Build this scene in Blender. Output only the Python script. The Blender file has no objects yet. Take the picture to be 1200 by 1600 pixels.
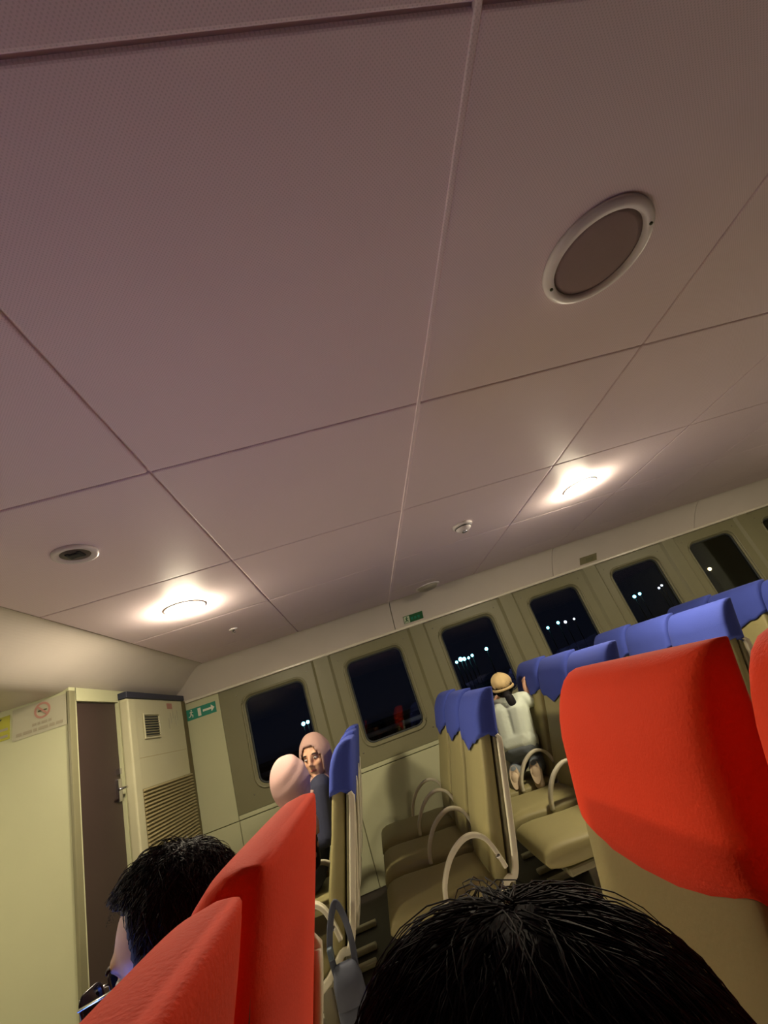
import bpy, bmesh, math, random
from mathutils import Vector, Matrix
random.seed(7)
S = bpy.context.scene
C = S.collection
# ---------------------------------------------------------------- camera, world, exposure
EYE = 1.25                                   # eye height above the cabin floor
cam_d = bpy.data.cameras.new('camera')
cam_d.sensor_fit = 'VERTICAL'; cam_d.sensor_height = 36.0
cam_d.lens = 687.46 / 1600 * 36.0
cam_d.clip_start = 0.02; cam_d.clip_end = 400
cam = bpy.data.objects.new('camera', cam_d); C.objects.link(cam)
Rm = Matrix(((0.94805104, 0.27950803, -0.15190287), (-0.0242238, -0.41268854, -0.91055004), (-0.31719462, 0.86692758, -0.38447906)))
cam.matrix_world = Matrix.Translation((0, 0, EYE)) @ Rm.to_4x4()
S.camera = cam
W = bpy.data.worlds.new('night'); S.world = W; W.use_nodes = True
W.node_tree.nodes['Background'].inputs[0].default_value = (0.006, 0.008, 0.016, 1)
W.node_tree.nodes['Background'].inputs[1].default_value = 0.6
S.view_settings.view_transform = 'Standard'; S.view_settings.look = 'None'
S.view_settings.gamma = 1; S.view_settings.use_curve_mapping = False
S.view_settings.exposure = 0.0
LAMP_E = 400.0                                # radiance of a lit downlight lens

# ---------------------------------------------------------------- materials
MATS = {}
def mat(name, col, rough=0.6, metal=0.0, bump=0.0, bscale=60.0, var=0.0, vscale=6.0, sheen=0.0, spec=0.4, emit=None, es=0.0, sss=0.0):
    m = bpy.data.materials.new(name); m.use_nodes = True
    nt = m.node_tree; b = nt.nodes['Principled BSDF']
    b.inputs['Base Color'].default_value = (*col, 1); b.inputs['Roughness'].default_value = rough
    b.inputs['Metallic'].default_value = metal; b.inputs['Specular IOR Level'].default_value = spec
    b.inputs['Sheen Weight'].default_value = sheen
    if sss: b.inputs['Subsurface Weight'].default_value = sss; b.inputs['Subsurface Radius'].default_value = (.01, .004, .002)
    if emit: b.inputs['Emission Color'].default_value = (*emit, 1); b.inputs['Emission Strength'].default_value = es
    tc = nt.nodes.new('ShaderNodeTexCoord')
    if var:
        n = nt.nodes.new('ShaderNodeTexNoise'); n.inputs['Scale'].default_value = vscale; n.inputs['Detail'].default_value = 4
        nt.links.new(tc.outputs['Object'], n.inputs['Vector'])
        mx = nt.nodes.new('ShaderNodeMix'); mx.data_type = 'RGBA'
        nt.links.new(n.outputs['Fac'], mx.inputs[0])
        mx.inputs[6].default_value = (*[c * (1 - var) for c in col], 1); mx.inputs[7].default_value = (*[min(1, c * (1 + var)) for c in col], 1)
        nt.links.new(mx.outputs[2], b.inputs['Base Color'])
    if bump:
        n2 = nt.nodes.new('ShaderNodeTexNoise'); n2.inputs['Scale'].default_value = bscale; n2.inputs['Detail'].default_value = 3
        nt.links.new(tc.outputs['Object'], n2.inputs['Vector'])
        bp = nt.nodes.new('ShaderNodeBump'); bp.inputs['Strength'].default_value = bump; bp.inputs['Distance'].default_value = 0.004
        nt.links.new(n2.outputs['Fac'], bp.inputs['Height']); nt.links.new(bp.outputs['Normal'], b.inputs['Normal'])
    MATS[name] = m
    return m

def ceiling_mat():
    m = mat('ceiling_panel', (.90, .76, .80), .55, var=.04, vscale=3)
    nt = m.node_tree; b = nt.nodes['Principled BSDF']
    tc = nt.nodes.new('ShaderNodeTexCoord'); sx = nt.nodes.new('ShaderNodeSeparateXYZ'); nt.links.new(tc.outputs['Object'], sx.inputs[0])
    outs = []
    for k in (0, 1):
        a = nt.nodes.new('ShaderNodeMath'); a.operation = 'MULTIPLY'; a.inputs[1].default_value = 2 * math.pi / .007
        nt.links.new(sx.outputs[k], a.inputs[0])
        s = nt.nodes.new('ShaderNodeMath'); s.operation = 'SINE'; nt.links.new(a.outputs[0], s.inputs[0]); outs.append(s)
    p = nt.nodes.new('ShaderNodeMath'); p.operation = 'MULTIPLY'
    nt.links.new(outs[0].outputs[0], p.inputs[0]); nt.links.new(outs[1].outputs[0], p.inputs[1])
    g = nt.nodes.new('ShaderNodeMath'); g.operation = 'GREATER_THAN'; g.inputs[1].default_value = .45; nt.links.new(p.outputs[0], g.inputs[0])
    src = b.inputs['Base Color'].links[0].from_socket
    mx = nt.nodes.new('ShaderNodeMix'); mx.data_type = 'RGBA'; nt.links.new(g.outputs[0], mx.inputs[0])
    nt.links.new(src, mx.inputs[6]); mx.inputs[7].default_value = (.76, .64, .67, 1)     # tiny perforations
    nt.links.new(mx.outputs[2], b.inputs['Base Color'])
    return m
ceiling_mat()
mat('cove', (.62, .56, .50), .4, var=.04)
mat('ceiling_gap', (.85, .70, .73), .8)
mat('wall_cream', (.455, .46, .285), .5, var=.03, bump=.05)
mat('wall_olive', (.18, .17, .095), .45, var=.05, bump=.05)
mat('trim', (.6, .56, .46), .3)
mat('floor', (.035, .026, .024), .6, var=.3, vscale=20)
mat('bounce_floor', (.74, .69, .66), .4, var=.05, vscale=8)  # pale tone for the added strip that reflects lamp light upwards
mat('wall_brown', (.10, .07, .055), .6, var=.1)
mat('door_brown', (.04, .025, .021), .5, var=.06)
mat('ac_white', (.48, .46, .30), .4, var=.03)
mat('ac_slat', (.34, .29, .15), .5)
mat('ac_dark', (.03, .035, .035), .6)
mat('navy_band', (.022, .025, .045), .5)
mat('dark_strip', (.10, .08, .03), .6)
mat('red_cloth', (.86, .055, .012), .8, bump=.25, bscale=240, var=.05, sheen=.03, spec=.2)
mat('blue_cloth', (.045, .068, .32), .8, bump=.25, bscale=240, var=.05, sheen=.03, spec=.2)
mat('cushion', (.29, .255, .11), .55, bump=.12, bscale=90, var=.06)
mat('shell', (.22, .20, .11), .5, var=.05)
mat('frame', (.66, .62, .46), .35)
mat('bolt', (.5, .5, .48), .25, 1.0)
mat('white_plastic', (.80, .75, .74), .4)
mat('speaker_mesh', (.36, .27, .26), .7, bump=.4, bscale=500)
mat('steel', (.6, .6, .62), .2, 1.0)
mat('lamp_lens', (1, .95, .85), .3, emit=(1, .86, .62), es=LAMP_E)
mat('lamp_off', (.30, .27, .22), .35)
mat('sign_green', (.02, .22, .15), .4)
mat('sign_green_dark', (.03, .12, .05), .4)
mat('sign_pale', (.55, .62, .45), .5)
mat('sign_white', (.66, .66, .55), .5)
mat('sign_yellow', (.34, .33, .015), .45)
mat('sign_paper', (.38, .36, .26), .5)
mat('sign_grey', (.30, .27, .19), .6)
mat('sign_red', (.36, .17, .13), .5)
mat('ink', (.05, .06, .02), .6)
mat('skin', (.55, .31, .20), .5, sss=.15, var=.05)
mat('lips', (.42, .13, .11), .4)
mat('eye_white', (.42, .38, .35), .35)
mat('iris', (.02, .012, .01), .15)
mat('hair', (.012, .010, .011), .65, spec=.25)
mat('brow', (.03, .02, .015), .7)
mat('hijab_pink', (.46, .29, .265), .8, bump=.2, bscale=120, var=.06)
mat('hijab_rose', (.34, .21, .175), .8, bump=.2, bscale=120, var=.06)
mat('navy_cloth', (.022, .025, .05), .85, bump=.2)
mat('black_cloth', (.015, .015, .018), .85, bump=.2)
mat('mint_shirt', (.68, .75, .62), .8, bump=.25, bscale=35, var=.06)
mat('jeans', (.20, .235, .25), .85, bump=.25, bscale=60, var=.15)
mat('beige', (.66, .52, .34), .7, bump=.2)
mat('tan_knit', (.62, .46, .22), .8, bump=.6, bscale=45, var=.15)
mat('sole', (.42, .31, .20), .7)
mat('dark_frame', (.03, .025, .02), .25)
mat('screen', (.02, .02, .02), .2, emit=(.10, .22, 1.0), es=48.0)
mat('bag_grey', (.05, .055, .075), .8, bump=.2)
mat('bag_orange', (.62, .07, .015), .7)
mat('bag_red', (.25, .01, .02), .8)
mat('rail_grey', (.30, .34, .38), .4)
mat('hull_blue', (.06, .085, .11), .5)
mat('sea', (.004, .006, .009), .12)
mat('quay', (.004, .005, .006), .9)
mat('post', (.004, .004, .004), .6)
mat('lamp_teal', (1, 1, 1), .4, emit=(.22, .85, 1.0), es=16)
mat('lamp_warm', (1, 1, 1), .4, emit=(1, .78, .35), es=16)
mat('lamp_white', (1, 1, 1), .4, emit=(.75, .80, .90), es=4)
mat('thread', (.85, .42, .08), .6)

def glass_mat():
    m = bpy.data.materials.new('glass'); m.use_nodes = True; nt = m.node_tree; nt.nodes.clear()
    o = nt.nodes.new('ShaderNodeOutputMaterial'); t = nt.nodes.new('ShaderNodeBsdfTransparent'); t.inputs[0].default_value = (.72, .74, .76, 1)
    g = nt.nodes.new('ShaderNodeBsdfGlossy'); g.inputs['Roughness'].default_value = .02; g.inputs[0].default_value = (.9, .9, .9, 1)
    f = nt.nodes.new('ShaderNodeFresnel'); f.inputs[0].default_value = 1.5
    mx = nt.nodes.new('ShaderNodeMixShader')
    nt.links.new(f.outputs[0], mx.inputs[0]); nt.links.new(t.outputs[0], mx.inputs[1]); nt.links.new(g.outputs[0], mx.inputs[2]); nt.links.new(mx.outputs[0], o.inputs[0])
    MATS['glass'] = m
glass_mat()

def floral_mat():
    m = mat('floral', (.03, .02, .03), .8)
    nt = m.node_tree; b = nt.nodes['Principled BSDF']; tc = nt.nodes.new('ShaderNodeTexCoord')
    v = nt.nodes.new('ShaderNodeTexVoronoi'); v.inputs['Scale'].default_value = 26; nt.links.new(tc.outputs['Object'], v.inputs['Vector'])
    r = nt.nodes.new('ShaderNodeValToRGB'); r.color_ramp.elements[0].position = .28; r.color_ramp.elements[1].position = .36
    r.color_ramp.elements[0].color = (.55, .30, .26, 1); r.color_ramp.elements[1].color = (.02, .012, .02, 1)
    nt.links.new(v.outputs['Distance'], r.inputs[0]); nt.links.new(r.outputs[0], b.inputs['Base Color'])
floral_mat()

# ---------------------------------------------------------------- helpers
def link(name, me, m=None, parent=None, loc=None, rot=None):
    o = bpy.data.objects.new(name, me); C.objects.link(o)
    if m and me is not None and len(me.materials) == 0: me.materials.append(MATS[m])
    if parent is not None: o.parent = parent
    if loc is not None: o.location = loc
    if rot is not None: o.rotation_euler = rot
    return o
def tag(o, label=None, cat=None, group=None, kind=None):
    if label: o['label'] = label
    if cat: o['category'] = cat
    if group: o['group'] = group
    if kind: o['kind'] = kind
    return o
def empty(name, loc=(0, 0, 0), rotz=0):
    o = bpy.data.objects.new(name, None); C.objects.link(o); o.location = loc; o.rotation_euler = (0, 0, rotz); o.empty_display_size = .1
    return o
def mesh(name, v, f, smooth=False):
    me = bpy.data.meshes.new(name); me.from_pydata([tuple(p) for p in v], [], f); me.validate(); me.update()
    bm = bmesh.new(); bm.from_mesh(me); bmesh.ops.recalc_face_normals(bm, faces=bm.faces); bm.to_mesh(me); bm.free()
    if smooth: me.polygons.foreach_set('use_smooth', [True] * len(me.polygons))
    return me
def bm_mesh(name, bm, smooth=False):
    me = bpy.data.meshes.new(name); bmesh.ops.recalc_face_normals(bm, faces=bm.faces); bm.to_mesh(me); bm.free()
    if smooth: me.polygons.foreach_set('use_smooth', [True] * len(me.polygons))
    return me
def box(name, x0, x1, y0, y1, z0, z1, bev=0, seg=2, smooth=False):
    bm = bmesh.new(); bmesh.ops.create_cube(bm, size=1)
    for v in bm.verts: v.co = Vector(((x0 + x1) / 2 + v.co.x * (x1 - x0), (y0 + y1) / 2 + v.co.y * (y1 - y0), (z0 + z1) / 2 + v.co.z * (z1 - z0)))
    if bev: bmesh.ops.bevel(bm, geom=bm.edges[:], offset=bev, segments=seg, affect='EDGES', profile=.5)
    return bm_mesh(name, bm, smooth)
def loft(name, loops, cap0=True, cap1=True, smooth=True, closed=True):
    n = len(loops[0]); v = [p for l in loops for p in l]; f = []
    for i in range(len(loops) - 1):
        for j in range(n if closed else n - 1):
            k = (j + 1) % n; f.append((i * n + j, i * n + k, (i + 1) * n + k, (i + 1) * n + j))
    if cap0: f.append(tuple(range(n)))
    if cap1: f.append(tuple((len(loops) - 1) * n + j for j in range(n)))
    return mesh(name, v, f, smooth)
def tube(name, path, r, n=10, smooth=True, flat=None, closed=False):
    """a tube along a path; flat=(a,b,axis) gives a bar with half sizes a (across) and b (along axis)"""
    P = [Vector(p) for p in path]; loops = []
    for i, p in enumerate(P):
        a = P[i - 1] if i > 0 else (P[-1] if closed else P[0]); b = P[i + 1] if i < len(P) - 1 else (P[0] if closed else P[-1])
        d = (b - a).normalized()
        ref = Vector(flat[2]) if flat else (Vector((0, 0, 1)) if abs(d.z) < .9 else Vector((1, 0, 0)))
        s = d.cross(ref).normalized(); u = s.cross(d).normalized()
        rr = r[i] if isinstance(r, (list, tuple)) else r
        L = []
        for k in range(n):
            t = 2 * math.pi * (k + .5) / n; c, q = math.cos(t), math.sin(t)
            if flat:
                e = .4; c = math.copysign(abs(c) ** e, c); q = math.copysign(abs(q) ** e, q)
                L.append(p + s * c * flat[0] + u * q * flat[1])
            else: L.append(p + s * c * rr + u * q * rr)
        loops.append(L)
    if closed: loops.append(loops[0])
    return loft(name, loops, not closed, not closed, smooth)
def smoothpath(pts, n=6):
    P = [Vector(p) for p in pts]; out = []
    for i in range(len(P) - 1):
        p0 = P[max(i - 1, 0)]; p1 = P[i]; p2 = P[i + 1]; p3 = P[min(i + 2, len(P) - 1)]
        for k in range(n):
            t = k / n
            out.append(.5 * ((2 * p1) + (p2 - p0) * t + (2 * p0 - 5 * p1 + 4 * p2 - p3) * t * t + (-p0 + 3 * p1 - 3 * p2 + p3) * t ** 3))
    out.append(P[-1]); return out
def lathe(name, prof, n=40, smooth=True):
    """profile of (radius, z) turned about z"""
    loops = [[(r * math.cos(2 * math.pi * k / n), r * math.sin(2 * math.pi * k / n), z) for k in range(n)] for r, z in prof]
    return loft(name, loops, True, True, smooth)
def rrect(w, h, r, n=6):
    pts = []
    for cx, cy, a0 in ((w / 2 - r, h / 2 - r, 0), (-w / 2 + r, h / 2 - r, 90), (-w / 2 + r, -h / 2 + r, 180), (w / 2 - r, -h / 2 + r, 270)):
        for k in range(n + 1):
            a = math.radians(a0 + 90 * k / n); pts.append((cx + r * math.cos(a), cy + r * math.sin(a)))
    return pts
def sup(a, b, e, n):
    out = []
    for k in range(n):
        t = 2 * math.pi * k / n; c, s = math.cos(t), math.sin(t)
        out.append((a * math.copysign(abs(c) ** (2 / e), c), b * math.copysign(abs(s) ** (2 / e), s)))
    return out
def copy_tree(o, parent=None):
    c = o.copy(); C.objects.link(c); c.parent = parent
    for ch in list(o.children): copy_tree(ch, c)
    return c

# ---------------------------------------------------------------- room
WY = 4.46            # window wall
CEIL = EYE + .85
TRZ = EYE + .610     # foot of the cove above the windows
SILL = EYE - .405    # foot of the olive window band
XL, XR, YB = -3.3, 6.9, -2.6
EX = -1.655          # end wall with door and air unit
PY = 2.83            # partition beside the door
SOFF = EYE + .672
tag(link('floor', box('floor', XL - .1, XR + .1, YB - .1, WY + .1, -.08, 0), 'floor'), kind='structure')

tag(link('floor_bounce_strip', box('floor_bounce_strip', -1.25, XR, 1.42, 2.38, 0, .004), 'bounce_floor'), kind='structure')  # pale strip hidden by the seats, added to bounce light onto the ceiling
ceil = tag(link('ceiling', box('ceiling', XL, XR, YB, WY + .05, CEIL + .012, CEIL + .08), 'ceiling_gap'), kind='structure')
xs = [-1.32, -.442, .440, 1.316, 2.196, 3.076, 3.956, 4.836, 5.716, 6.596, 6.9]
ys = [-2.6, -2.42, -1.52, -.62, .278, 1.196, 2.062, 2.900, 3.76, 4.16]
G = .003
for i in range(len(xs) - 1):
    for j in range(len(ys) - 1):
        x0, x1, y0, y1 = xs[i] + G, xs[i + 1] - G, ys[j] + G, ys[j + 1] - G
        me = box('ceiling_panel', x0, x1, y0, y1, CEIL, CEIL + .014, .006, 3)
        link('ceiling_panel', me, 'ceiling_panel', ceil)
for xx in xs[2:3]:                           # joint battens with a small lip
    link('joint_batten', box('joint_batten', xx - .009, xx + .002, ys[0], ys[-1], CEIL - .0045, CEIL + .01, .0015, 1), 'ceiling_panel', ceil)
# cove down to the windows, cove and lower soffit at the end wall
def prism(name, prof, axis, a, b):
    if axis == 'x': L = [[(t, y, z) for y, z in prof] for t in (a, b)]
    else: L = [[(x, t, z) for x, z in prof] for t in (a, b)]
    return loft(name, L, smooth=False)
COVE = [(4.16 + (WY - .012 - 4.16) * t / 24, CEIL + .003 - (CEIL - .009 - TRZ) * (t / 24) ** 1.45) for t in range(25)]
ENDC = [(-1.32 - .42 * t / 28, CEIL + .001 - (CEIL + .001 - SOFF) * (3 * (t / 28) ** 2 - 2 * (t / 28) ** 3)) for t in range(29)]
for x0, x1 in ((EX, .44), (.446, 2.196), (2.202, 3.956), (3.962, 5.716), (5.722, XR)):
    link('cove_panel', prism('cove_panel', COVE + [(WY + .04, TRZ + .012), (WY + .04, CEIL + .012), (4.16, CEIL + .012)], 'x', x0, x1), 'cove', ceil)
link('cove_panel', prism('cove_panel', ENDC + [(XL, SOFF), (XL, CEIL + .012), (-1.32, CEIL + .012)], 'y', YB, WY), 'cove', ceil)
tag(link('trim_1', box('trim', EX, XR, WY - .035, WY + .02, TRZ - .008, TRZ + .016, .006, 2), 'trim'), kind='structure')

# window wall: a carcass of real pieces so the window openings are holes
PITCH = .977; C0 = -.822; NW = 8
wall = tag(link('wall_window_side', box('wall_lower', EX - .1, XR, WY + .004, WY + .07, 0, SILL), 'wall_olive'), kind='structure')
link('wall_upper', box('wall_upper', EX - .1, XR, WY + .004, WY + .07, TRZ, CEIL + .08), 'wall_olive', wall)
link('wall_end', box('wall_end', EX - .1, C0 - PITCH / 2, WY + .004, WY + .07, SILL, TRZ), 'wall_olive', wall)
# cream lower panels
edges = [EX, C0 - PITCH / 2] + [C0 + PITCH / 2 + 2 * PITCH * k for k in range(4)] + [XR]
for a, b in zip(edges, edges[1:]):
    link('wall_panel', box('wall_panel', a + .003, b - .003, WY - .008, WY + .006, .005, SILL - .042, .002, 1), 'wall_cream', wall)
    if a == EX: link('wall_panel', box('wall_panel', a + .003, b - .003, WY - .008, WY + .006, SILL - .036, TRZ - .006, .002, 1), 'wall_cream', wall)
link('sill_strip', box('sill_strip', C0 - PITCH / 2 + .003, XR, WY - .014, WY + .006, SILL - .036, SILL - .004, .003, 1), 'wall_cream', wall)
GW, GH, GZ = .555, .735, EYE + .115           # glass opening
def window(k):
    c = C0 + PITCH * k
    inner = rrect(GW, GH, .075, 7); n = len(inner)
    hw, z0, z1 = PITCH / 2 - .002, SILL - GZ, TRZ - GZ
    outer = []
    for x, z in inner:                        # radial projection of the hole onto the panel's rim
        s = 1e9
        dx, dz = x, z
        if dx > 0: s = min(s, hw / dx)
        if dx < 0: s = min(s, -hw / dx)
        if dz > 0: s = min(s, z1 / dz)
        if dz < 0: s = min(s, z0 / dz)
        outer.append([dx * s, dz * s])
    for cx, cz in ((hw, z1), (-hw, z1), (-hw, z0), (hw, z0)):
        i = min(range(n), key=lambda q: (outer[q][0] - cx) ** 2 + (outer[q][1] - cz) ** 2); outer[i] = [cx, cz]
    mid = rrect(GW + .035, GH + .035, .09, 7)
    L = [[(c + x, WY + .07, GZ + z) for x, z in outer], [(c + x, WY - .004, GZ + z) for x, z in outer], [(c + x, WY - .004, GZ + z) for x, z in mid],
         [(c + x, WY + .012, GZ + z) for x, z in inner], [(c + x, WY + .07, GZ + z) for x, z in inner]]
    L.append(L[0])
    w = tag(link('window_%d' % (k + 1), loft('window_panel', L, False, False, False), 'wall_olive'), kind='structure')
    fr = rrect(GW + .045, GH + .045, .095, 9)
    link('window_frame', tube('window_frame', [(c + x, WY - .003, GZ + z) for x, z in fr], .011, 8, closed=True), 'wall_olive', w)
    gk = rrect(GW - .012, GH - .012, .07, 7)
    link('gasket', tube('gasket', [(c + x, WY + .028, GZ + z) for x, z in gk], .009, 6, closed=True), 'ac_dark', w)
    link('pane', loft('pane', [[(c + x, WY + .034, GZ + z) for x, z in gk], [(c + x, WY + .04, GZ + z) for x, z in gk]], smooth=False), 'glass', w)
    for sx in (-1, 1):
        for sz in (-1, 1):
            link('screw', lathe('screw', [(.006, 0), (.006, .003), (.003, .005)], 10), 'bolt', w, (c + sx * (GW / 2 + .055), WY - .004, GZ + sz * (GH / 2 + .045)), (math.pi / 2, 0, 0))
    link('pilaster', prism_z(c + PITCH / 2), 'wall_olive', w)
def prism_z(x):
    prof = [(x - .098, WY), (x - .07, WY - .03), (x + .07, WY - .03), (x + .098, WY)]
    return loft('pilaster', [[(a, b, z) for a, b in prof] for z in (SILL, TRZ - .004)], smooth=False)
for k in range(NW): window(k)

# end wall with the doorway, partition, far sides
wl = tag(link('wall_left', box('wall_left', EX - .1, EX, 3.37, WY + .07, 0, SOFF + .05), 'wall_cream'), kind='structure')
link('lintel', box('lintel', EX - .1, EX, PY + .06, 3.37, EYE + .615, SOFF + .05), 'wall_cream', wl)
tag(link('wall_partition', box('wall_partition', XL, EX, PY, PY + .07, 0, SOFF + .05, .004, 2), 'wall_cream'), kind='structure')
tag(link('trim_2', box('corner_bead', EX - .012, EX + .006, PY - .006, PY + .05, 0, SOFF, .004, 2), 'wall_olive'), kind='structure')
tag(link('wall_far_left', box('wall_far_left', XL - .1, XL, YB, PY, 0, SOFF + .05), 'wall_cream'), kind='structure')
tag(link('wall_right', box('wall_right', XR, XR + .1, YB, WY + .07, 0, CEIL + .08), 'wall_cream'), kind='structure')
tag(link('wall_rear', box('wall_rear', XL - .1, XR + .1, YB - .1, YB, 0, CEIL + .08), 'wall_brown'), kind='structure')
dr = tag(link('door_1', box('door_leaf', EX - .06, EX - .02, PY + .062, 3.368, .01, EYE + .613, .003, 1), 'door_brown'), kind='structure')
dh = link('door_handle', box('door_handle', EX - .022, EX - .004, 3.30, 3.35, EYE + .01, EYE + .14, .004, 2), 'steel', dr)
link('lever', tube('lever', [(EX - .01, 3.325, EYE + .08), (EX + .035, 3.325, EYE + .08), (EX + .04, 3.30, EYE + .08), (EX + .04, 3.22, EYE + .078)], .008, 8), 'steel', dh)
link('key_plate', box('key_plate', EX - .022, EX + .004, 3.318, 3.345, EYE + .165, EYE + .20, .003, 1), 'steel', dr)

# ---------------------------------------------------------------- air conditioning cabinet on the end wall
def air_unit():
    r = tag(empty('air_conditioner', (EX + .001, 3.86, 0)), 'tall cream cabinet air conditioner with louvred front beside the brown door', 'air conditioner')
    y0, y1, d = -.485, .485, .05
    zt = EYE + .625
    link('cabinet_body', box('cabinet_body', 0, d, y0, y1, 0, zt, .006, 2), 'ac_white', r)
    link('edge_strip', box('edge_strip', 0, d + .012, y0 - .002, y0 + .10, .0, zt - .004, .012, 3), 'ac_white', r)
    link('top_band', box('top_band', 0, d + .01, y0 - .01, y1 + .05, zt + .002, SOFF - .002, .003, 1), 'navy_band', r)
    link('side_strip', box('side_strip', 0, d + .002, y1 + .002, y1 + .085, 0, zt, .002, 1), 'dark_strip', r)
    # air grille
    gy0, gy1, gz0, gz1 = -.225, .04, EYE + .35, EYE + .515
    gy0, gy1 = -.27, -.02
    g = link('air_grille', box('air_grille', d, d + .004, gy0, gy1, gz0, gz1), 'ac_dark', r)
    for t in range(9):
        z = gz0 + .012 + t * (gz1 - gz0 - .024) / 8
        link('grille_bar', box('grille_bar', d + .004, d + .010, gy0 + .006, gy1 - .006, z - .003, z + .003), 'shell', g)
    for a in (0, 1):
        link('grille_frame', box('grille_frame', d + .002, d + .012, (gy0, gy1)[a] - .006, (gy0, gy1)[a] + .006, gz0 - .006, gz1 + .006, .002, 1), 'ac_white', g)
        link('grille_frame', box('grille_frame', d + .002, d + .012, gy0, gy1, (gz0, gz1)[a] - .006, (gz0, gz1)[a] + .006, .002, 1), 'ac_white', g)
    # louvred lower door
    ly0, ly1, lz0, lz1 = y0 + .115, y1 - .006, .30, EYE + .035
    p = link('louvre_panel', box('louvre_panel', d, d + .004, ly0, ly1, lz0, lz1), 'dark_strip', r)
    n = 44; sl = loft('louvre_slat', [[(0, y, -.010), (.016, y, -.006), (.016, y, -.002), (.0, y, .006)] for y in (ly0, ly1)], smooth=False)
    sl.materials.append(MATS['ac_slat'])
    for t in range(n):
        link('louvre_slat', sl, None, p, (d + .004, 0, lz0 + .012 + t * (lz1 - lz0 - .02) / (n - 1)))
    link('panel_seam', box('panel_seam', d, d + .001, y0 + .1, y1 - .006, EYE + .225, EYE + .229), 'ac_slat', r)
    # reddish-brown scuffed sticker and streaks at upper right
    link('sticker', box('sticker', d, d + .002, .17, .27, EYE + .555, EYE + .60), 'sign_red', r)
    for q in range(5):
        y = .17 + q * .045; z = EYE + .40 + (q * 37 % 5) * .02
        link('sticker_mark', box('sticker_mark', d, d + .0015, y, y + .014, z, z + .085), 'sign_paper', r)
air_unit()

# ---------------------------------------------------------------- signs
def flat_poly(name, pts, place, thick=.0015):
    a = [place(x, y, 0) for x, y in pts]; b = [place(x, y, thick) for x, y in pts]
    return loft(name, [a, b], smooth=False)
def R4(x0, y0, x1, y1): return [(x0, y0), (x1, y0), (x1, y1), (x0, y1)]
def ring(cx, cy, r0, r1, n=28):
    return [(cx + r1 * math.cos(2 * math.pi * k / n), cy + r1 * math.sin(2 * math.pi * k / n)) for k in range(n)], [(cx + r0 * math.cos(2 * math.pi * k / n), cy + r0 * math.sin(2 * math.pi * k / n)) for k in range(n)]
def ring_mesh(name, cx, cy, r0, r1, place, t=.0015):
    o, i = ring(cx, cy, r0, r1)
    L = [[place(x, y, 0) for x, y in o], [place(x, y, t) for x, y in o], [place(x, y, t) for x, y in i], [place(x, y, 0) for x, y in i]]; L.append(L[0])
    return loft(name, L, False, False, False)
def runner(parent, place, cx, cy, s, m):
    o = [(cx + s * .10 * math.cos(a), cy + s * .62 + s * .10 * math.sin(a)) for a in [2 * math.pi * k / 12 for k in range(12)]]
    link('runner_head', flat_poly('runner_head', o, place), m, parent)
    def limb(a, b, w, name):
        a = Vector((a[0] * s + cx, a[1] * s + cy)); b = Vector((b[0] * s + cx, b[1] * s + cy)); d = (b - a).normalized(); q = Vector((-d.y, d.x)) * w * s
        link(name, flat_poly(name, [tuple(a + q), tuple(b + q), tuple(b - q), tuple(a - q)], place), m, parent)
    limb((-.02, .48), (-.10, .05), .10, 'runner_torso')
    limb((-.10, .05), (.16, -.12), .07, 'runner_leg'); limb((.16, -.12), (.10, -.42), .06, 'runner_leg')
    limb((-.10, .05), (-.22, -.22), .07, 'runner_leg'); limb((-.22, -.22), (-.48, -.26), .06, 'runner_leg')
    limb((-.02, .44), (.22, .26), .05, 'runner_arm'); limb((-.02, .44), (-.28, .34), .05, 'runner_arm')
def arrow(parent, place, x0, x1, y, w, hd, m):
    link('arrow', flat_poly('arrow', [(x0, y - w), (x1 - hd, y - w), (x1 - hd, y - hd), (x1, y), (x1 - hd, y + hd), (x1 - hd, y + w), (x0, y + w)], place), m, parent)
# green escape sign by the first window
pl = lambda x, y, t: (-1.495 + x, WY - .009 - t, EYE + .497 + y)
sg = tag(link('escape_sign', flat_poly('escape_sign', R4(-.148, -.047, .148, .047), pl, .003), 'sign_green'), 'green escape sign with a running figure and white arrow beside the first window', 'sign')
plf = lambda x, y, t: pl(x, y, .003 + t)
runner(sg, plf, -.07, -.003, .06, 'sign_white'); arrow(sg, plf, .03, .135, 0, .009, .03, 'sign_white')
link('doorway_mark', flat_poly('doorway_mark', R4(-.015, -.034, .012, .034), plf), 'sign_white', sg)
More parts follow.
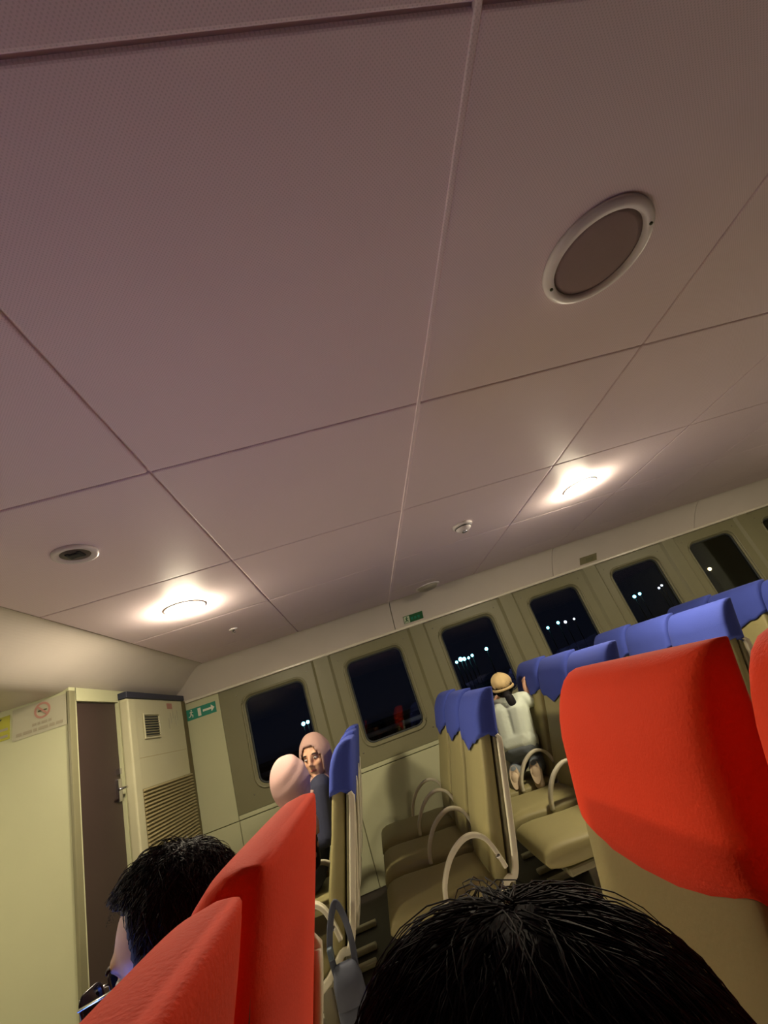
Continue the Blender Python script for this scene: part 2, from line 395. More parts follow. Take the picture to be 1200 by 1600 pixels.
# signs on the cove
nv = Vector((0, TRZ + .012 - (CEIL - .075), WY - .012 - 4.30)); 
ca, cb = Vector((0, *COVE[15])), Vector((0, *COVE[24])); cd = (ca - cb).normalized(); cn = Vector((0, -cd.z, cd.y)).normalized()
if cn.z > 0: cn = -cn
def cove_place(x, f):
    base = cb.lerp(ca, f)
    return lambda u, v, t: tuple(Vector((x + u, base.y, base.z)) + cd * v + cn * t)
for x, f, m, lab in ((.645, .50, 'sign_green_dark', 'small dark green exit sign with a pale figure on the cove above the windows'), (2.62, .46, 'shell', 'faded grey-green sign on the cove at the right')):
    p1 = cove_place(x, f)
    s1 = tag(link('exit_sign', flat_poly('exit_sign', R4(-.10, -.042, .10, .042), p1, .004), m), lab, 'sign')
    p2 = lambda u, v, t, p1=p1: p1(u, v, .004 + t)
    if m == 'sign_green_dark':
        link('pale_field', flat_poly('pale_field', R4(-.096, -.038, -.04, .038), p2), 'sign_pale', s1)
        runner(s1, lambda u, v, t: p2(u, v, t + .0016), -.067, -.004, .055, 'sign_green_dark')
        for q in (-.015, .02, .055): link('letter_bar', flat_poly('letter_bar', R4(q - .011, -.016, q + .011, .012), p2), 'sign_green', s1)
    else:
        link('pale_field', flat_poly('pale_field', R4(-.03, -.025, .06, .02), p2), 'wall_olive', s1)
# no-smoking notice and yellow notice on the partition
ppl = lambda x, y, t: (-1.835 + x, PY - .001 - t, EYE + .575 + y)
ns = tag(link('no_smoking_sign', flat_poly('no_smoking_sign', R4(-.125, -.085, .165, .085), ppl, .002), 'sign_paper'), 'pale no-smoking notice with a red ring on the cream partition', 'sign')
pp2 = lambda x, y, t: ppl(x, y, .002 + t)
link('red_ring', ring_mesh('red_ring', .035, .035, .033, .044, pp2), 'sign_red', ns)
link('cigarette', flat_poly('cigarette', R4(.012, .030, .060, .038), pp2), 'ink', ns)
link('slash', flat_poly('slash', [(.005, .058), (.013, .064), (.066, .012), (.058, .006)], lambda x, y, t: pp2(x, y, t + .0016)), 'sign_red', ns)
x = -.02
for w in (.022, .014, .03, .018): link('blurred_word', flat_poly('blurred_word', R4(x, -.038, x + w, -.024), pp2), 'sign_grey', ns); x += w + .007
x = -.105
for w in (.03, .045, .02, .05, .028, .036): link('blurred_word', flat_poly('blurred_word', R4(x, -.068, x + w, -.052), pp2), 'sign_grey', ns); x += w + .008
ypl = lambda x, y, t: (-2.045 + x, PY - .001 - t, EYE + .575 + y)
yw = tag(link('yellow_sign', flat_poly('yellow_sign', R4(-.16, -.062, .07, .066), ypl, .002), 'sign_yellow'), 'yellow notice with dark marks at the left edge of the partition', 'sign')
yp2 = lambda x, y, t: ypl(x, y, .002 + t)
link('dark_mark', flat_poly('dark_mark', [(-.05, .02), (.0, .03), (.03, .055), (.0, .06), (-.05, .05)], yp2), 'ink', yw)
for y in (-.048, -.012): link('dark_stripe', flat_poly('dark_stripe', R4(-.15, y, .06, y + .013), yp2), 'sign_grey', yw)

# ---------------------------------------------------------------- ceiling fittings
def at_ceiling(name, x, y): return empty(name, (x, y, CEIL))
def downlight(x, y, lit, label, r=.094, z=None):
    e = tag(empty('ceiling_light', (x, y, z or CEIL)), label, 'light', 'round ceiling lights')
    link('trim_ring', lathe('trim_ring', [(r + .020, 0), (r + .018, -.004), (r + .004, -.005), (r, -.004), (r, .0)], 48), 'white_plastic', e)
    link('lens', lathe('lens', [(r, -.004), (r * .97, -.014), (r * .86, -.025), (r * .62, -.033), (r * .3, -.037), (.002, -.038)], 48), 'lamp_lens' if lit else 'lamp_off', e)
downlight(-.845, 2.53, True, 'lit round ceiling light above the end wall side')
downlight(1.705, 2.53, True, 'lit round ceiling light above the blue seats')
downlight(4.255, 2.53, True, 'unseen lit round ceiling light added farthest from the door')  # out of view, added to get more light onto the ceiling
downlight(-2.45, 1.25, True, 'unseen lit round light added on the lower passage ceiling by the door', z=SOFF)  # unseen lamp, added to light the partition and the ceiling
downlight(.816, 4.02, False, 'unlit round ceiling light close to the windows', .095)
sp = tag(at_ceiling('ceiling_speaker', .885, .752), 'large round ceiling speaker with a white rim and brown mesh', 'speaker')
link('rim', lathe('rim', [(.146, 0), (.146, -.008), (.138, -.017), (.122, -.018), (.117, -.010), (.117, 0)], 64), 'white_plastic', sp)
link('mesh_cover', lathe('mesh_cover', [(.117, -.006), (.1, -.0095), (.05, -.012), (.001, -.0125)], 64), 'speaker_mesh', sp)
for a in (208, 28): link('screw', lathe('screw', [(.0045, 0), (.0045, -.003), (.001, -.004)], 10), 'ink', sp, (.130 * math.cos(math.radians(a - 60)), .130 * math.sin(math.radians(a - 60)), -.0175))
vt = tag(at_ceiling('ceiling_spotlight', -.872, 1.562), 'small round white ceiling fitting with a dark centre', 'spotlight')
link('rim', lathe('rim', [(.074, 0), (.073, -.010), (.064, -.014), (.05, -.008), (.045, .0)], 40), 'white_plastic', vt)
link('bowl', lathe('bowl', [(.052, -.006), (.04, -.004), (.001, -.003)], 32), 'lamp_off', vt)
link('dark_centre', box('dark_centre', -.02, .02, -.016, .016, -.014, -.003, .004, 2), 'ac_dark', vt)
for sx in (-1, 1): link('clip', box('clip', sx * .02 - .007, sx * .02 + .007, -.022, .022, -.011, -.003, .003, 2), 'ac_dark', vt)
de = tag(at_ceiling('smoke_detector', .873, 2.575), 'white domed smoke detector on the ceiling', 'smoke detector')
link('base', lathe('base', [(.066, 0), (.066, -.012), (.06, -.016), (.02, -.016)], 40), 'white_plastic', de)
link('dome', lathe('dome', [(.052, -.014), (.05, -.030), (.038, -.040), (.02, -.045), (.001, -.046)], 40), 'white_plastic', de)
link('slot', lathe('slot', [(.053, -.019), (.054, -.022), (.053, -.025), (.045, -.022)], 40), 'ac_dark', de)
link('chrome_cap', lathe('chrome_cap', [(.02, -.044), (.017, -.053), (.001, -.055)], 24), 'steel', de)
sk = tag(at_ceiling('sprinkler_head', -.80, 3.33), 'tiny sprinkler head on the ceiling past the left light', 'sprinkler')
link('plate', lathe('plate', [(.03, 0), (.029, -.004), (.012, -.006)], 24), 'white_plastic', sk)
link('nozzle', lathe('nozzle', [(.010, -.005), (.008, -.022), (.014, -.024), (.014, -.027), (.001, -.028)], 20), 'bolt', sk)

# ---------------------------------------------------------------- seats (all face the end wall, -x)
TH = math.radians(16); U = Vector((math.sin(TH), 0, math.cos(TH))); N = Vector((-math.cos(TH), 0, math.sin(TH)))
HZ = .43
def bp(s, t, y): return Vector((0, y, HZ)) + U * s + N * t
TOP = .795
def slab(name, prof, tc, half_w, e=6, n=36, bottom=None):
    """prof: list of (s, half thickness factor, width factor); an upright slab along the backrest"""
    loops = []
    for i, (s, ht, wf) in enumerate(prof):
        L = []
        for a, b in sup(ht, half_w * wf, e, n):
            ss = s
            if bottom: ss = s - bottom(b / half_w, a) * max(0, 1 - i / (len(prof) * .55))
            L.append(bp(ss, tc + a, b))
        loops.append(L)
    return loft(name, loops, True, True, True)
def slab2(name, prof, half_w, e=6, n=36, bottom=None):
    loops = []; nb = len(prof)
    for i, (s, tf, tb, wf) in enumerate(prof):
        tc, ht = (tf + tb) / 2, (tf - tb) / 2; L = []
        for a, b in sup(ht, half_w * wf, e, n):
            ss = s
            if bottom: ss = s - bottom(b / half_w, .5 + .5 * a / ht) * max(0, 1 - i / 9)
            L.append(bp(ss, tc + a, b))
        loops.append(L)
    return loft(name, loops, True, True, True)
SEAT = {}
def seat_meshes(col, th=16):
    global TH, U, N
    TH = math.radians(th); U = Vector((math.sin(TH), 0, math.cos(TH))); N = Vector((-math.cos(TH), 0, math.sin(TH)))
    if (col, th) in SEAT: return SEAT[(col, th)]
    d = {}
    W2 = .235 if col == 'blue' else .233
    # backrest and cover: straight back face, front face rolling back to a thin top edge (t of front face, by height)
    d['backrest'] = slab2('backrest', [(-.04, -.02, -.06, .94), (-.02, 0, -.07, .98), (.03, .008, -.07, 1), (.2, .012, -.07, 1), (.4, 0, -.07, 1), (.6, 0, -.07, 1), (.70, -.02, -.07, .99), (.755, -.05, -.072, .96)], W2 - .008)
    d['back_shell'] = slab2('back_shell', [(-.05, -.072, -.09, .96), (-.03, -.07, -.096, 1), (.3, -.07, -.098, 1.0), (.7, -.07, -.096, 1.0), (.76, -.074, -.092, .96)], W2 - .010)
    red = col == 'red'
    ce, cc, bk = (.245, .295, .15) if red else (.225, .295, .0)
    b0 = TOP - ce
    wv = (lambda q, fr: (cc - ce) * (1 - abs(q) ** 3) + bk * (1 - fr)) if red else (lambda q, fr: (cc - ce) * (max(0, 1 - abs(q)) ** .9) + .010 * math.cos(q * 9))
    pr = [(b0, .010, -.108, 1.0)] + [(b0 + (TOP - .13 - b0) * k / 8, .012, -.109, 1.0) for k in range(1, 9)]
    pr += [(TOP - .10, .007, -.109, 1.0), (TOP - .07, -.002, -.108, 1), (TOP - .045, -.013, -.108, .998), (TOP - .025, -.027, -.107, .996), (TOP - .010, -.045, -.105, .992), (TOP - .002, -.066, -.102, .985), (TOP, -.082, -.097, .975)]
    d['headrest_cover'] = slab2('headrest_cover', pr, (W2 - .004) if red else (W2 + .014), 5 if red else 6, 52, wv)
    # seat cushion: waterfall front
    prof = []
    for x, zt, zb in ((.02, .435, .36), (-.05, .447, .352), (-.2, .452, .348), (-.38, .468, .352), (-.44, .466, .362), (-.475, .452, .375), (-.49, .43, .395), (-.493, .415, .405)):
        zc, hz = (zt + zb) / 2, (zt - zb) / 2
        prof.append([(x, b, zc + a) for a, b in sup(hz, W2 * (1 if x < .01 else .97), 5, 32)])
    d['seat_cushion'] = loft('seat_cushion', prof)
    d['seat_pan'] = box('seat_pan', -.40, .03, -.2, .2, .315, .352, .01, 2)
    d['arm'] = tube('armrest', smoothpath([(.062, -.252, .47), (.05, -.252, .515), (.02, -.252, .588), (-.03, -.252, .622), (-.09, -.252, .618), (-.16, -.252, .575), (-.215, -.252, .50), (-.235, -.252, .43)], 5), 0, 12, flat=(.010, .019, (0, 1, 0)))
    d['arm2'] = tube('armrest', smoothpath([(.062, .252, .47), (.05, .252, .515), (.02, .252, .588), (-.03, .252, .622), (-.09, .252, .618), (-.16, .252, .575), (-.215, .252, .50), (-.235, .252, .43)], 5), 0, 12, flat=(.010, .019, (0, 1, 0)))
    for sgn, k in ((-1, 'side_frame'), (1, 'side_frame2')):
        P = [bp(.56, -.09, sgn * .238), bp(.54, -.10, sgn * .242), bp(.3, -.10, sgn * .243), bp(.1, -.098, sgn * .243), bp(.02, -.085, sgn * .243), Vector((.05, sgn * .243, .42)), Vector((-.05, sgn * .243, .345)), Vector((-.22, sgn * .243, .335))]
        d[k] = tube('side_frame', smoothpath(P, 4), 0, 12, flat=(.014, .011, (0, 1, 0)))
    d['rear_loop'] = tube('rear_loop', smoothpath([bp(.56, -.105, -.225), bp(.40, -.112, -.20), bp(.2, -.114, -.17), bp(.06, -.112, -.12), bp(.03, -.11, 0), bp(.06, -.112, .12), bp(.2, -.114, .17), bp(.40, -.112, .20), bp(.56, -.105, .225)], 4), .009, 8)
    d['bolt'] = lathe('bolt', [(.012, 0), (.012, .006), (.008, .009), (.001, .009)], 16)
    SEAT[(col, th)] = d
    for k in ('backrest', 'seat_cushion'): d[k].materials.append(MATS['cushion'])
    for k in ('back_shell', 'seat_pan'): d[k].materials.append(MATS['shell'])
    for k in ('arm', 'arm2', 'side_frame', 'side_frame2', 'rear_loop'): d[k].materials.append(MATS['frame'])
    d['bolt'].materials.append(MATS['bolt']); d['headrest_cover'].materials.append(MATS['red_cloth' if red else 'blue_cloth'])
    return d
PED = {}
def pedestal(dz):
    k = round(dz, 4)
    if k not in PED:
        leg = tube('leg', smoothpath([(-.12, -.16, .33), (-.12, -.16, .1), (-.12, -.16, -dz + .02)], 3), 0, 12, flat=(.03, .018, (0, 1, 0)))
        leg2 = tube('leg', smoothpath([(-.12, .16, .33), (-.12, .16, .1), (-.12, .16, -dz + .02)], 3), 0, 12, flat=(.03, .018, (0, 1, 0)))
        ft = box('foot', -.32, .08, -.185, -.135, -dz, -dz + .028, .008, 2); ft2 = box('foot', -.32, .08, .135, .185, -dz, -dz + .028, .008, 2)
        bm_ = box('beam', -.15, -.09, -.253, .253, .275, .318, .005, 1)
        for m in (leg, leg2, ft, ft2): m.materials.append(MATS['frame'])
        bm_.materials.append(MATS['shell'])
        PED[k] = (leg, leg2, ft, ft2, bm_)
    return PED[k]
def seat(col, xtop, yc, label, group, dz=0.0, last=False, th=16):
    d = seat_meshes(col, th)
    x = xtop - TOP * math.sin(TH) - .10 * math.cos(TH)      # xtop: where the back face ends at the top
    r = tag(empty('passenger_seat', (x, yc, 0)), label, 'seat', group)
    def p(nm, key): o = link(nm, d[key], None, r, (0, 0, dz)); return o
    p('backrest', 'backrest'); p('back_shell', 'back_shell'); p('headrest_cover', 'headrest_cover'); p('seat_cushion', 'seat_cushion'); p('seat_pan', 'seat_pan')
    p('side_frame', 'side_frame'); p('side_frame', 'side_frame2'); p('rear_loop', 'rear_loop')
    a = p('armrest', 'arm'); link('bolt', d['bolt'], None, a, (.045, -.262, .52), (math.pi / 2, 0, 0))
    if last: a2 = p('armrest', 'arm2'); link('bolt', d['bolt'], None, a2, (.045, .262, .52), (-math.pi / 2, 0, 0))
    L = pedestal(dz)
    for m, nm in zip(L, ('leg', 'leg', 'foot', 'foot', 'beam')): link(nm, m, None, r, (0, 0, dz))
    return r
order = ('aisle seat', 'middle seat', 'window-side seat')
rows = [(-.135, 'first blue row from the door, under the pink headscarves'), (.62, 'second blue row from the door'), (1.355, 'third blue row, where the child kneels'), (2.10, 'fourth blue row from the door'), (2.85, 'blue row farthest from the door')]
for xt, nm in rows:
    for j in range(3):
        seat('blue', xt, 2.655 + .51 * j, 'blue-covered %s of the %s' % (order[j], nm), 'blue-covered seats by the windows', .000 + .017 * j, j == 2)
RRX, RLX = .492, -.148
seat('red', RRX, .825, 'red-covered seat at right, its front in view above the olive cushion', 'red-covered seats', 0, True, 12.5)
seat('red', RRX, .290, 'red-covered seat cut by the right edge behind the black-haired head', 'red-covered seats', 0, False, 12.5)
seat('red', RLX, .795, 'red-covered seat seen from behind, farther one, beside the man in glasses', 'red-covered seats', -.02, True)
seat('red', RLX, .268, 'red-covered seat seen from behind, nearest one at lower left', 'red-covered seats', -.022)

# ---------------------------------------------------------------- outside
tag(link('sea', box('sea', -160, 220, 6.4, 300, -1.6, -1.5), 'sea'), kind='structure')
tag(link('quay', box('quay', -60, 110, 44, 60, -1.5, .05, .1, 1), 'quay'), kind='structure')
tag(link('outer_deck', box('outer_deck', XL, XR, WY + .08, 6.0, -.1, 0), 'hull_blue'), kind='structure')
rl = tag(empty('deck_railing', (1.5, 5.75, 0)), 'grey deck railing outside behind the window glass', 'railing')
link('top_rail', tube('top_rail', [(-4.8, 0, EYE - .235), (5.4, 0, EYE - .235)], .026, 12), 'rail_grey', rl)
for zz in (.78, .52, .28): link('lower_rail', tube('lower_rail', [(-4.8, 0, zz), (5.4, 0, zz)], .014, 8), 'rail_grey', rl)
for k in range(9): link('rail_post', tube('rail_post', [(-4.7 + k * 1.26, 0, 0), (-4.7 + k * 1.26, 0, EYE - .24)], .018, 8), 'rail_grey', rl)
link('kick_plate', box('kick_plate', -4.8, 5.4, -.01, .01, 0, .16), 'hull_blue', rl)
LAMPS = [(-6.32, 1.02, .17, 't'), (-5.9, 1.04, .15, 't'), (-5.45, 1.2, .09, 'w'), (9.15, 1.55, .13, 't'), (9.62, 1.68, .2, 't'), (9.98, 1.60, .17, 't'), (10.43, 1.56, .12, 't'), (10.85, 1.66, .13, 't'), (12.43, 1.78, .16, 't'),
         (18.26, 1.68, .13, 't'), (19.22, 1.70, .13, 't'), (20.45, 1.83, .14, 't'), (21.2, 1.66, .15, 'w'), (22.2, 1.66, .11, 'w'), (29.4, 1.72, .16, 't'), (30.1, 1.80, .14, 't'), (32.84, 1.85, .12, 'w'), (32.4, 1.70, .12, 'w'), (38.89, 1.78, .17, 'y'), (37.98, 1.74, .12, 'w'), (41.1, 2.40, .15, 'w'), (41.8, 2.32, .13, 'w'), (40.5, 2.28, .12, 'w')]
heads = {}
names = {'t': 'teal', 'w': 'pale white', 'y': 'warm yellow'}
pane = lambda x: int(max(0, min(7, round((x * 4.46 / 45 - C0) / PITCH))))
ordn = ['first', 'second', 'third', 'fourth', 'fifth', 'sixth', 'seventh', 'eighth']
cnt = {}
for x, z, r, k in sorted(LAMPS):
    h = EYE + z
    key = (pane(x), k); cnt[key] = cnt.get(key, 0) + 1
    lab = '%s harbour lamp, %s from left of its colour seen through the %s window' % (names[k], ordn[cnt[key] - 1], ordn[pane(x)])
    e = tag(empty('harbour_lamp', (x, 45, .05)), lab, 'street lamp', 'harbour lamps across the water')
    link('pole', tube('pole', [(0, 0, 0), (0, 0, h - .05 - r)], .05, 6), 'post', e)
    g = (round(r, 3), k)
    if g not in heads:
        heads[g] = lathe('lamp_head', [(r * math.cos(a) * 1.0, r * math.sin(a)) for a in [math.radians(t) for t in range(-88, 89, 16)]], 16); heads[g].materials.append(MATS[{'t': 'lamp_teal', 'w': 'lamp_white', 'y': 'lamp_warm'}[k]])
    link('lamp_head', heads[g], None, e, (0, 0, h - .05))
# ---------------------------------------------------------------- people
def blob_mesh(name, blobs, voxel, infl=0.0, smooth_it=6):
    """one continuous skin grown over tapered limbs and ellipsoids"""
    bm = bmesh.new()
    for b in blobs:
        t = bmesh.new()
        if b[0] == 'cap':
            p0, r0, p1, r1 = b[1:5]
            for p, r in ((p0, r0), (p1, r1)):
                bmesh.ops.create_icosphere(t, subdivisions=2, radius=r + infl, matrix=Matrix.Translation(p))
            bmesh.ops.convex_hull(t, input=t.verts[:])
            loose = [v for v in t.verts if not v.link_faces]
            bmesh.ops.delete(t, geom=loose, context='VERTS')
        else:
            c, rad, M3 = b[1:4]
            bmesh.ops.create_icosphere(t, subdivisions=3, radius=1)
            for v in t.verts: v.co = M3 @ Vector((v.co.x * (rad[0] + infl), v.co.y * (rad[1] + infl), v.co.z * (rad[2] + infl))) + Vector(c)
        me = bpy.data.meshes.new('t'); t.to_mesh(me); t.free(); bm.from_mesh(me); bpy.data.meshes.remove(me)
    me = bpy.data.meshes.new(name); bm.to_mesh(me); bm.free()
    o = bpy.data.objects.new('tmp', me); C.objects.link(o)
    r = o.modifiers.new('r', 'REMESH'); r.mode = 'VOXEL'; r.voxel_size = voxel; r.use_smooth_shade = True
    s = o.modifiers.new('s', 'SMOOTH'); s.factor = .5; s.iterations = smooth_it
    dg = bpy.context.evaluated_depsgraph_get()
    out = bpy.data.meshes.new_from_object(o.evaluated_get(dg)); out.name = name
    bpy.data.objects.remove(o); bpy.data.meshes.remove(me)
    out.polygons.foreach_set('use_smooth', [True] * len(out.polygons))
    return out
I3 = Matrix.Identity(3)
def head_blobs(T, s):
    """T: 4x4 head frame (x forward, z up)"""
    R = T.to_3x3(); P = lambda x, y, z: T @ (Vector((x, y, z)) * s)
    B = [('ell', P(-.012, 0, .025), (.100 * s, .078 * s, .100 * s), R), ('ell', P(.022, 0, -.05), (.066 * s, .060 * s, .068 * s), R),
         ('cap', P(.089, 0, .018), .009 * s, P(.108, 0, -.024), .013 * s), ('ell', P(.098, .010, -.03), (.010 * s, .009 * s, .008 * s), R), ('ell', P(.098, -.010, -.03), (.010 * s, .009 * s, .008 * s), R),
         ('cap', P(.070, 0, -.098), .020 * s, P(.055, 0, -.092), .032 * s), ('cap', P(.076, -.034, .03), .014 * s, P(.076, .034, .03), .014 * s),
         ('ell', P(.058, .040, -.025), (.026 * s, .022 * s, .026 * s), R), ('ell', P(.058, -.040, -.025), (.026 * s, .022 * s, .026 * s), R)]
    for y in (-.079, .079): B.append(('ell', P(-.008, y, -.008), (.019 * s, .009 * s, .031 * s), R))
    return B
def hand_blobs(w, e, s, curl_dir, side):
    """w: wrist, e: direction of the hand, curl_dir: the way the fingers bend"""
    w = Vector(w); e = Vector(e).normalized(); c = (Vector(curl_dir) - e * Vector(curl_dir).dot(e)).normalized(); l = e.cross(c) * side
    B = [('cap', w, .024 * s, w + e * .03 * s, .026 * s)]
    for q, ln in ((-.03, .062), (-.01, .072), (.011, .068), (.03, .052)):
        k = w + e * .082 * s + l * q * s; B.append(('cap', w + e * .02 * s + l * q * .6 * s, .013 * s, k, .0105 * s))
        m = k + (e * .8 + c * .55).normalized() * ln * .55 * s; B.append(('cap', k, .0098 * s, m, .009 * s))
        B.append(('cap', m, .009 * s, m + (e * .35 + c * .95).normalized() * ln * .45 * s, .0078 * s))
    tb = w + e * .025 * s - l * .030 * s; tm = tb + (e * .7 - l * .6 + c * .4).normalized() * .038 * s
    B += [('cap', w + e * .012 * s - l * .012 * s, .015 * s, tb, .013 * s), ('cap', tb, .012 * s, tm, .011 * s), ('cap', tm, .011 * s, tm + (e * .9 + c * .5).normalized() * .028 * s, .009 * s)]
    return B
def face_parts(o, T, s, lip='lips', eyes=True):
    def at(nm, me, m, loc, sz=1):
        x = link(nm, me, m, o); x.matrix_local = T @ Matrix.Translation(Vector(loc) * s) @ Matrix.Diagonal((1, 1, sz, 1)); return x
    for y in (-.031, .031):
        e = at('eye', lathe('eye', [(.0125 * s * math.cos(a), .0125 * s * math.sin(a)) for a in [math.radians(t) for t in range(-88, 89, 22)]], 14), 'eye_white', (.0735, y, .004), .6)
        i = link('iris', lathe('iris', [(.0072 * s * math.cos(a), .0085 * s * math.sin(a)) for a in [math.radians(t) for t in range(-88, 89, 44)]], 10), 'iris', e, (.0066 * s, 0, -.0015 * s))
        at('eyebrow', tube('eyebrow', [((0 - abs(t) * .004) * s, (t * .017) * s, (.004 * (1 - t * t)) * s) for t in (-1, -.4, .2, .7, 1)], [.002 * s, .0035 * s, .004 * s, .0035 * s, .002 * s], 6), 'brow', (.089, y, .027))
    at('lips', tube('lips', [((.0 - t * t * .012) * s, t * .024 * s, .002 * s * math.cos(t * 4)) for t in (-1, -.6, -.2, 0, .2, .6, 1)], [.002 * s, .005 * s, .0065 * s, .006 * s, .0065 * s, .005 * s, .002 * s], 8), lip, (.087, 0, -.062))
def hair_strands(T, s, n, length, rnd, lift=.012, fringe=.055, width=.0011, low=-.05, fx=.35, wild=.5):
    v, f = [], []
    rad = Vector((.112, .092, .112)); cen = Vector((-.014, 0, .03)); crown = Vector((-.45, 0, .9)).normalized()
    k = 0
    while k < n:
        d = Vector((rnd.gauss(0, 1), rnd.gauss(0, 1), rnd.gauss(0, 1))).normalized()
        if d.z * rad.z + cen.z < low or (d.x > fx and d.z * rad.z + cen.z < fringe): continue
        k += 1
        q = d.copy(); sw = rnd.uniform(-wild, wild); pts = []; st = length * rnd.uniform(.6, 1.1) / 6 / .1; lf = lift * rnd.uniform(.2, 1.2)
        for i in range(7):
            if i and ((q.x * rad.x + cen.x) > fx * rad.x and (q.z * rad.z + cen.z) < fringe + max(0, q.x * rad.x - .02) * .45): pts.append(pts[-1] + (pts[-1] - pts[-2]) * .05 if len(pts) > 1 else pts[-1] + Vector((0, 0, .0005))); continue
            r = 1 + lf / .1 * (.25 + .75 * math.sin(i / 6 * math.pi * .8))
            p = cen + Vector((q.x * rad.x * r, q.y * rad.y * r, q.z * rad.z * r)); pts.append(T @ (p * s))
            t = (q * crown.dot(q) - crown); t = t.normalized() if t.length > .05 else Vector((1, 0, 0))
            side = q.cross(t)
            q = (q + (t + side * (sw + .35 * math.sin(i * 1.3 + sw * 9)) + Vector((0, 0, -.15))) * st).normalized()
        for i, p in enumerate(pts):
            a = pts[max(i - 1, 0)]; b = pts[min(i + 1, 6)]; dd = (b - a).normalized(); u = dd.orthogonal().normalized(); w2 = dd.cross(u); ww = width * s * (1 - .8 * (i / 6) ** 2)
            for m in range(3):
                an = 2 * math.pi * m / 3; v.append(p + (u * math.cos(an) + w2 * math.sin(an)) * ww)
        b0 = len(v) - 21
        for i in range(6):
            for m in range(3): f.append((b0 + i * 3 + m, b0 + i * 3 + (m + 1) % 3, b0 + i * 3 + 3 + (m + 1) % 3, b0 + i * 3 + 3 + m))
    me = bpy.data.meshes.new('hair_strands'); me.from_pydata([tuple(p) for p in v], [], f); me.polygons.foreach_set('use_smooth', [True] * len(f)); return me
def hair_cap(T, s, rnd, amp=.006, fringe=.06, low=-.05, fx=.045):
    bm = bmesh.new(); bmesh.ops.create_icosphere(bm, subdivisions=5, radius=1)
    ph = [rnd.uniform(0, 6) for _ in range(6)]
    for v in bm.verts:
        d = v.co.copy(); az = math.atan2(d.y, d.x + .45)
        r = 1 + amp / .1 * (math.sin(az * 13 + ph[0] + 2 * d.z) * .5 + math.sin(az * 29 + ph[1] + 4 * d.z) * .3 + math.sin(d.z * 9 + ph[2] + az * 5) * .4)
        v.co = Vector((-.014, 0, .03)) + Vector((d.x * .110 * r, d.y * .090 * r, d.z * .111 * r))
    dele = [v for v in bm.verts if v.co.z < low or (v.co.x > fx and v.co.z < fringe + (v.co.x - fx) * .45)]
    bmesh.ops.delete(bm, geom=dele, context='VERTS')
    bmesh.ops.solidify(bm, geom=bm.faces[:], thickness=.008)
    for v in bm.verts: v.co = T @ (v.co * s)
    return bm_mesh('hair_cap', bm, True)
def frame(loc, yaw, pitch=0, roll=0):
    return Matrix.Translation(loc) @ Matrix.Rotation(yaw, 4, 'Z') @ Matrix.Rotation(pitch, 4, 'Y') @ Matrix.Rotation(roll, 4, 'X')
def hijab(o, T, s, m, chest, yaw, ts, rnd):
    """hood round the face and a draped cape down to the chest"""
    bm = bmesh.new(); bmesh.ops.create_uvsphere(bm, u_segments=48, v_segments=32, radius=1)
    for v in bm.verts:
        d = v.co.copy(); w = 1 + .018 * math.sin(d.z * 11 + d.y * 6) * max(0, .6 - d.x)
        v.co = Vector((-.006, 0, .002)) + Vector((d.x * (.110 if d.x > 0 else .122) * w, d.y * .100 * w, d.z * .140 * w))
    dele = [v for v in bm.verts if v.co.x > .02 and (v.co.y / .064) ** 2 + ((v.co.z + .030) / .108) ** 2 < 1]
    bmesh.ops.delete(bm, geom=dele, context='VERTS')
    bmesh.ops.solidify(bm, geom=bm.faces[:], thickness=.006)
    for v in bm.verts: v.co = T @ (v.co * s)
    h = link('headscarf', bm_mesh('headscarf', bm, True), m, o)
    top = T @ (Vector((-.022, 0, -.104)) * s); ch = Vector(chest); loops = []
    fw = Vector((math.cos(yaw), math.sin(yaw), 0)); lf = Vector((-fw.y, fw.x, 0))
    for i in range(11):
        t = i / 10; c = top.lerp(ch, t); a = .070 * s + (.145 * ts - .070 * s) * min(1, t * 1.25) ** 1.5; b = .074 * s + (.215 * ts - .074 * s) * min(1, t * 1.4) ** 1.2
        L = []
        for k in range(48):
            an = 2 * math.pi * k / 48; fo = 1 + .05 * t * math.sin(an * 7 + 1.3 * t * 3) + .03 * t * math.sin(an * 12 + 2)
            L.append(c + fw * math.cos(an) * a * fo + lf * math.sin(an) * b * fo + Vector((0, 0, (-.07 * math.cos(an) ** 2 * t * t) * ts)))
        loops.append(L)
    link('scarf_drape', loft('scarf_drape', loops, False, True), m, o)
    return h
